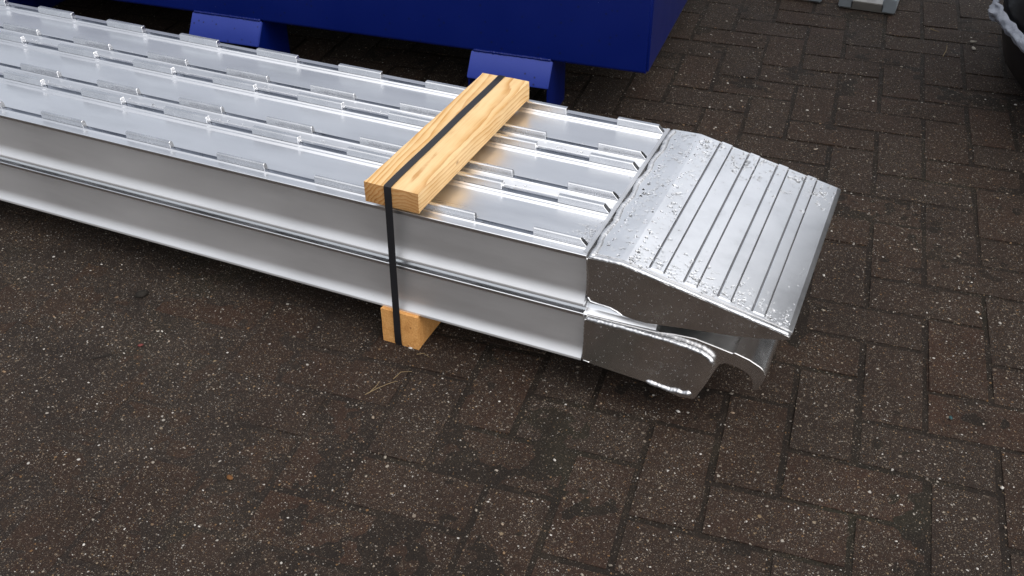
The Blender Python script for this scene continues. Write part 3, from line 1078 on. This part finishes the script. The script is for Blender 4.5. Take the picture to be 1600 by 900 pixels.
stalk('straw', [(-.330, -.150, .003), (-.318, -.128, .004), (-.305, -.106, .003), (-.296, -.098, .003)], .0008, M_STRAW, 'long pale straw stalk lying in front of the wood block', 'straw')
stalk('straw', [(-.326, -.140, .003), (-.322, -.122, .005), (-.324, -.112, .004)], .0008, M_STRAW, 'short pale straw crossing the long stalk in front of the wood block', 'straw')
stalk('straw', [(-.306, -.096, .003), (-.302, -.076, .004), (-.286, -.066, .003)], .0008, M_STRAW, 'bent pale straw close to the wood block', 'straw')
stalk('straw', [(-.300, -.022, .003), (-.290, -.016, .004), (-.276, -.020, .003)], .0008, M_STRAW, 'pale straw touching the foot of the wood block', 'straw')
stalk('straw', [(.436, 1.70, .003), (.441, 1.745, .004), (.440, 1.785, .003)], .0014, M_STRAW, 'thin straight straw on the paving near the black bale', 'straw')
stalk('straw', [(.385, 1.895, .003), (.398, 1.882, .004), (.411, 1.878, .003)], .0014, M_STRAW, 'short curved straw on the paving near the galvanised rail', 'straw')
stalk('wire', [(-.386, -.008, .004), (-.383, -.024, .006), (-.389, -.036, .004), (-.398, -.040, .003)], .0010, M_STICK, 'thin black curled wire beside the wood block', 'wire')
stalk('twig', [(-.745, -.545, .003), (-.741, -.52, .004), (-.738, -.492, .003)], .0012, M_STICK, 'thin dark twig on the dirt covered paving', 'twig')
stalk('twig', [(-.815, -.26, .003), (-.80, -.245, .004), (-.792, -.235, .003)], .0012, M_STICK, 'short dark twig on the dirt covered paving below the ramp side', 'twig')

def lump(name, loc, s, mat, label, cat, seed=1, group=None):
    bm = bmesh.new()
    bmesh.ops.create_icosphere(bm, subdivisions=2, radius=1)
    for v_ in bm.verts:
        n_ = 1 + .35 * mnoise.noise(v_.co * 1.3 + Vector((seed * 3.7, seed, 0)))
        v_.co = Vector((v_.co.x * s[0], v_.co.y * s[1], v_.co.z * s[2])) * n_
    me_ = bpy.data.meshes.new(name)
    bm.to_mesh(me_)
    bm.free()
    me_.polygons.foreach_set('use_smooth', [True] * len(me_.polygons))
    me_.materials.append(mat)
    o_ = bpy.data.objects.new(name, me_)
    COL.objects.link(o_)
    o_.location = loc
    o_.rotation_euler = (0, 0, seed)
    return tag(o_, label, cat, group)
lump('dirt_clod', (-.861, -.074, .004), (.0125, .009, .006), M_STICK, 'black dirt clod on the paving below the ramp side', 'dirt clod', 1)
lump('scrap', (-.762, -.196, .003), (.005, .003, .002), M_RED, 'tiny red scrap on the dirt covered paving', 'scrap', 4)
lump('scrap', (.5735, .1835, .003), (.0045, .003, .002), M_TEAL, 'tiny teal scrap on the bricks beyond the tongue', 'scrap', 5)
lump('leaf_scrap', (-.425, -.395, .003), (.0065, .004, .0018), M_LEAF, 'small brown leaf scrap on the dirty bricks', 'leaf', 6)
lump('seed_husk', (.506, 1.840, .004), (.010, .004, .003), M_STONE, 'pale seed husk lying crosswise near the black bale', 'husk', 0.2)
lump('seed_husk', (.511, 1.79, .004), (.005, .010, .003), M_STONE, 'pale seed husk lying lengthwise near the black bale', 'husk', 0.4)

# loose grit scattered over bricks and joints
gv_, gf_ = [], []
def grit_stone(x, y, r, seed):
    base = len(gv_)
    hgt_ = r * .55
    n = 6
    for lev, (rr, z_) in enumerate(((1.0, -.2), (.85, .6), (.35, 1.0))):
        for k in range(n):
            a = 2 * math.pi * k / n + seed
            q = rr * r * (1 + .3 * math.sin(2 * a + seed * 3) + .12 * math.sin(5 * a + seed))
            gv_.append((x + q * math.cos(a), y + q * math.sin(a) * .8, .0012 + hgt_ * z_))
    for lev in range(2):
        for k in range(n):
            gf_.append((base + lev * n + k, base + lev * n + (k + 1) % n, base + (lev + 1) * n + (k + 1) % n, base + (lev + 1) * n + k))
    gf_.append(tuple(base + 2 * n + k for k in range(n)))
for _ in range(2600):
    x, y = rng.uniform(-1.5, .9), rng.uniform(-.75, 1.6)
    if -1.6 < x < .0 and .0 < y < .45:
        continue
    grit_stone(x, y, min(.0034, .0008 + rng.expovariate(1400)), rng.uniform(0, 6))
gm, gnt, gb = new_mat('loose_grit')
g_geo = N(gnt, 'ShaderNodeNewGeometry')
gcol = ramp(gnt, g_geo.outputs['Random Per Island'], [(0, (.06, .05, .04)), (.3, (.12, .10, .075)), (.5, (.19, .165, .13)), (.65, (.14, .08, .035)), (.8, (.24, .22, .19)), (1, (.40, .38, .35))])
gnt.links.new(gcol, gb.inputs['Base Color'])
gb.inputs['Roughness'].default_value = .55
go = obj_from('loose_grit', gv_, gf_, gm, smooth=60)
tag(go, 'pale loose grit scattered over the bricks', 'grit', kind='stuff')
